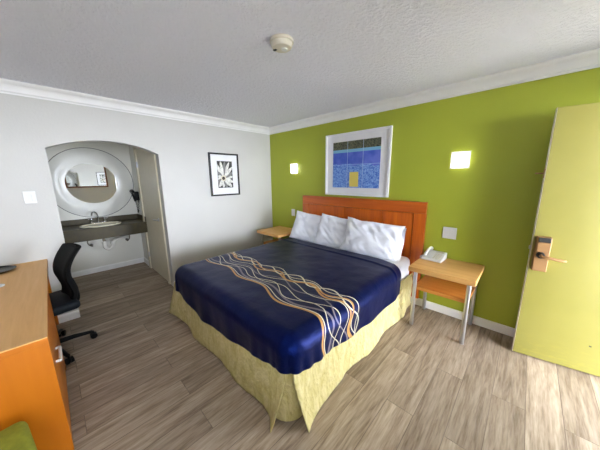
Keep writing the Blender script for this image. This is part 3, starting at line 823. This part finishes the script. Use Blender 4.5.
link('handle', bm, 'white_plastic', dr, True)['label'] = 'pale drawer pull'
D_('cabinet_door', B((.979, DX1 - .026, DYF - .02, DYF - .001, .055, .396)), 'orange_ply', bevel=.002)

# tray, cup and small dish on the desk
tr_ = thing('serving_tray', 'black oval tray on the desk near the white wall, under the cup', 'tray', (.20, -3.425, DZ))
bm = bmesh.new(); lathe(bm, [(.14, .0), (.15, .004), (.165, .020), (.170, .020), (.158, .004), (.15, .008), (.001, .007)][:4] + [(.160, .012), (.148, .007), (.001, .006)], 40, sx=.85)
link('plate', bm, 'black_tray', tr_, True)
cp = thing('cup', 'white cup standing upside down on the black tray', 'cup', (.24, -3.40, DZ + .0075))
bm = bmesh.new(); lathe(bm, [(.042, 0), (.043, .004), (.030, .088), (.026, .09), (.001, .09)], 28); link('body', bm, 'white_plastic', cp, True)
dsh = bmesh.new(); lathe(dsh, [(.03, .0005), (.036, .004), (.036, .010), (.028, .014), (.001, .014)], 28)
tag(link('coaster', dsh, 'white_plastic', smooth=True, loc=(.69, -3.325, DZ)), 'small round white coaster lying on the tan desktop', 'coaster')

# green stool in the near left corner
gs = thing('upholstered_stool', 'olive green upholstered stool at the near end of the desk', 'stool', (2.16, -3.355, 0), math.radians(10))
bm = rbox(.42, .42, .30, .035, 4); bmesh.ops.translate(bm, vec=(0, 0, .27), verts=bm.verts)
link('cushion', bm, 'green_fabric', gs, True)
for sx_ in (-1, 1):
    for sy_ in (-1, 1):
        bm = bmesh.new(); tube(bm, [(sx_ * .16, sy_ * .16, 0), (sx_ * .155, sy_ * .155, .13)], [.015, .022], 12); link('leg', bm, 'black_plastic', gs, True)

# ================================================================ office chair
CX, CY, CR = .62, -3.14, math.radians(12)
ch = thing('office_chair', 'black swivel office chair pushed up to the desk', 'chair', (CX, CY, 0), CR)
bm = rbox(.44, .42, .07, .032, 4)
for v_ in bm.verts: v_.co.z += .455 + (.012 * ((v_.co.x / .22) ** 2) if v_.co.z > 0 else 0)
link('seat', bm, 'seat_fabric', ch, True)
# curved back: faces -y
prof = [(.20, .47), (.222, .55), (.208, .63), (.192, .70), (.200, .78), (.235, .86), (.285, .935), (.305, .957)]
pth = smoothpath([(0, y, z) for y, z in prof], 5)
bm = bmesh.new(); npt = len(pth) - 1
def fb(sgn):
    def f(u, v):
        i = min(int(v * npt + 1e-6), npt); q = pth[i]; a = 2 * u - 1
        wv = .20 * (1 - .22 * (1 - v) ** 1.5) * (1 - .35 * max(0, (v - .88) / .12) ** 2)
        th = .028 * (1 - abs(a) ** 6) * (1 - max(0, (v - .9) / .1) ** 2 * .7)
        return (a * wv, q.y + sgn * th - .035 * (abs(a) ** 2.2), q.z)
    return f
grid(bm, fb(-1), 16, npt); grid(bm, fb(1), 16, npt)
bmesh.ops.remove_doubles(bm, verts=bm.verts[:], dist=.001)
link('backrest', bm, 'black_fabric', ch, True)
bm = bmesh.new(); tube(bm, smoothpath([(0, .10, .41), (0, .21, .40), (0, .245, .47), (0, .225, .62)]), .018, 10); link('back_support', bm, 'black_plastic', ch, True)
bm = rbox(.2, .24, .03, .008); bmesh.ops.translate(bm, vec=(0, 0, .405), verts=bm.verts); link('seat_plate', bm, 'black_plastic', ch)
bm = bmesh.new(); lathe(bm, [(.03, .07), (.03, .2), (.022, .2), (.022, .39)], 18); link('gas_lift', bm, 'black_plastic', ch, True)
bm = bmesh.new(); lathe(bm, [(.045, .06), (.048, .08), (.045, .115), (.03, .12)], 20); link('hub', bm, 'black_plastic', ch, True)
base_rot = math.radians(9)
for k in range(5):
    a = base_rot + k * 2 * PI / 5; ca, sa = math.cos(a), math.sin(a)
    bm = bmesh.new(); tube(bm, [(ca * .03, sa * .03, .095), (ca * .16, sa * .16, .09), (ca * .29, sa * .29, .07)], [.024, .02, .014], 10)
    sp_ = link('spoke', bm, 'black_plastic', ch, True)
    bm = bmesh.new(); px, py = ca * .295, sa * .295
    for s in (-1, 1):
        ctr = Vector((px, py, .0275)); ax = Vector((-sa, ca, 0)); tube(bm, [ctr + ax * s * .006, ctr + ax * s * .024], .027, 18)
    tube(bm, [(px, py, .03), (px, py, .075)], .008, 8)
    link('caster', bm, 'black_plastic', sp_, True)

# ================================================================ light, camera
world = bpy.data.worlds.new('sky'); scene.world = world; world.use_nodes = True
bg = world.node_tree.nodes['Background']; bg.inputs['Color'].default_value = (.82, .88, 1, 1); bg.inputs['Strength'].default_value = 33
def portal(name, loc, sx_, sy_):
    l = bpy.data.lights.new(name, 'AREA'); l.shape = 'RECTANGLE'; l.size = sx_; l.size_y = sy_
    l.cycles.is_portal = True
    o = bpy.data.objects.new(name, l); COL.objects.link(o); o.location = loc; o.rotation_euler = (0, PI / 2, 0)
portal('doorway_daylight', (e1 + .01, (DY0 + DY1) / 2, DH / 2), DH, DY1 - DY0)
portal('window_daylight', (e1 + .01, (WY0 + WY1) / 2, (WZ0 + WZ1) / 2), WZ1 - WZ0, WY1 - WY0)

cam = bpy.data.cameras.new('camera'); co = bpy.data.objects.new('camera', cam); COL.objects.link(co)
yaw, pitch, roll, F = .7651, -.1954, -.0099, 237.7
cyw, syw = math.cos(yaw), math.sin(yaw)
fwd = Vector((-syw * math.cos(pitch), cyw * math.cos(pitch), math.sin(pitch)))
r0 = Vector((cyw, syw, 0)); u0 = r0.cross(fwd)
rr = r0 * math.cos(roll) + u0 * math.sin(roll); uu = -r0 * math.sin(roll) + u0 * math.cos(roll)
co.matrix_world = Matrix(((rr.x, uu.x, -fwd.x, 3.5697), (rr.y, uu.y, -fwd.y, -2.9398), (rr.z, uu.z, -fwd.z, 1.5478), (0, 0, 0, 1)))
cam.sensor_width = 36; cam.lens = F / 600 * 36; cam.clip_start = .05
scene.camera = co
vs_ = scene.view_settings
vs_.view_transform = 'Standard'; vs_.look = 'None'; vs_.gamma = 1; vs_.use_curve_mapping = False; vs_.exposure = .62
scene.cycles.max_bounces = 10; scene.cycles.diffuse_bounces = 6
scene.cycles.sample_clamp_indirect = 6
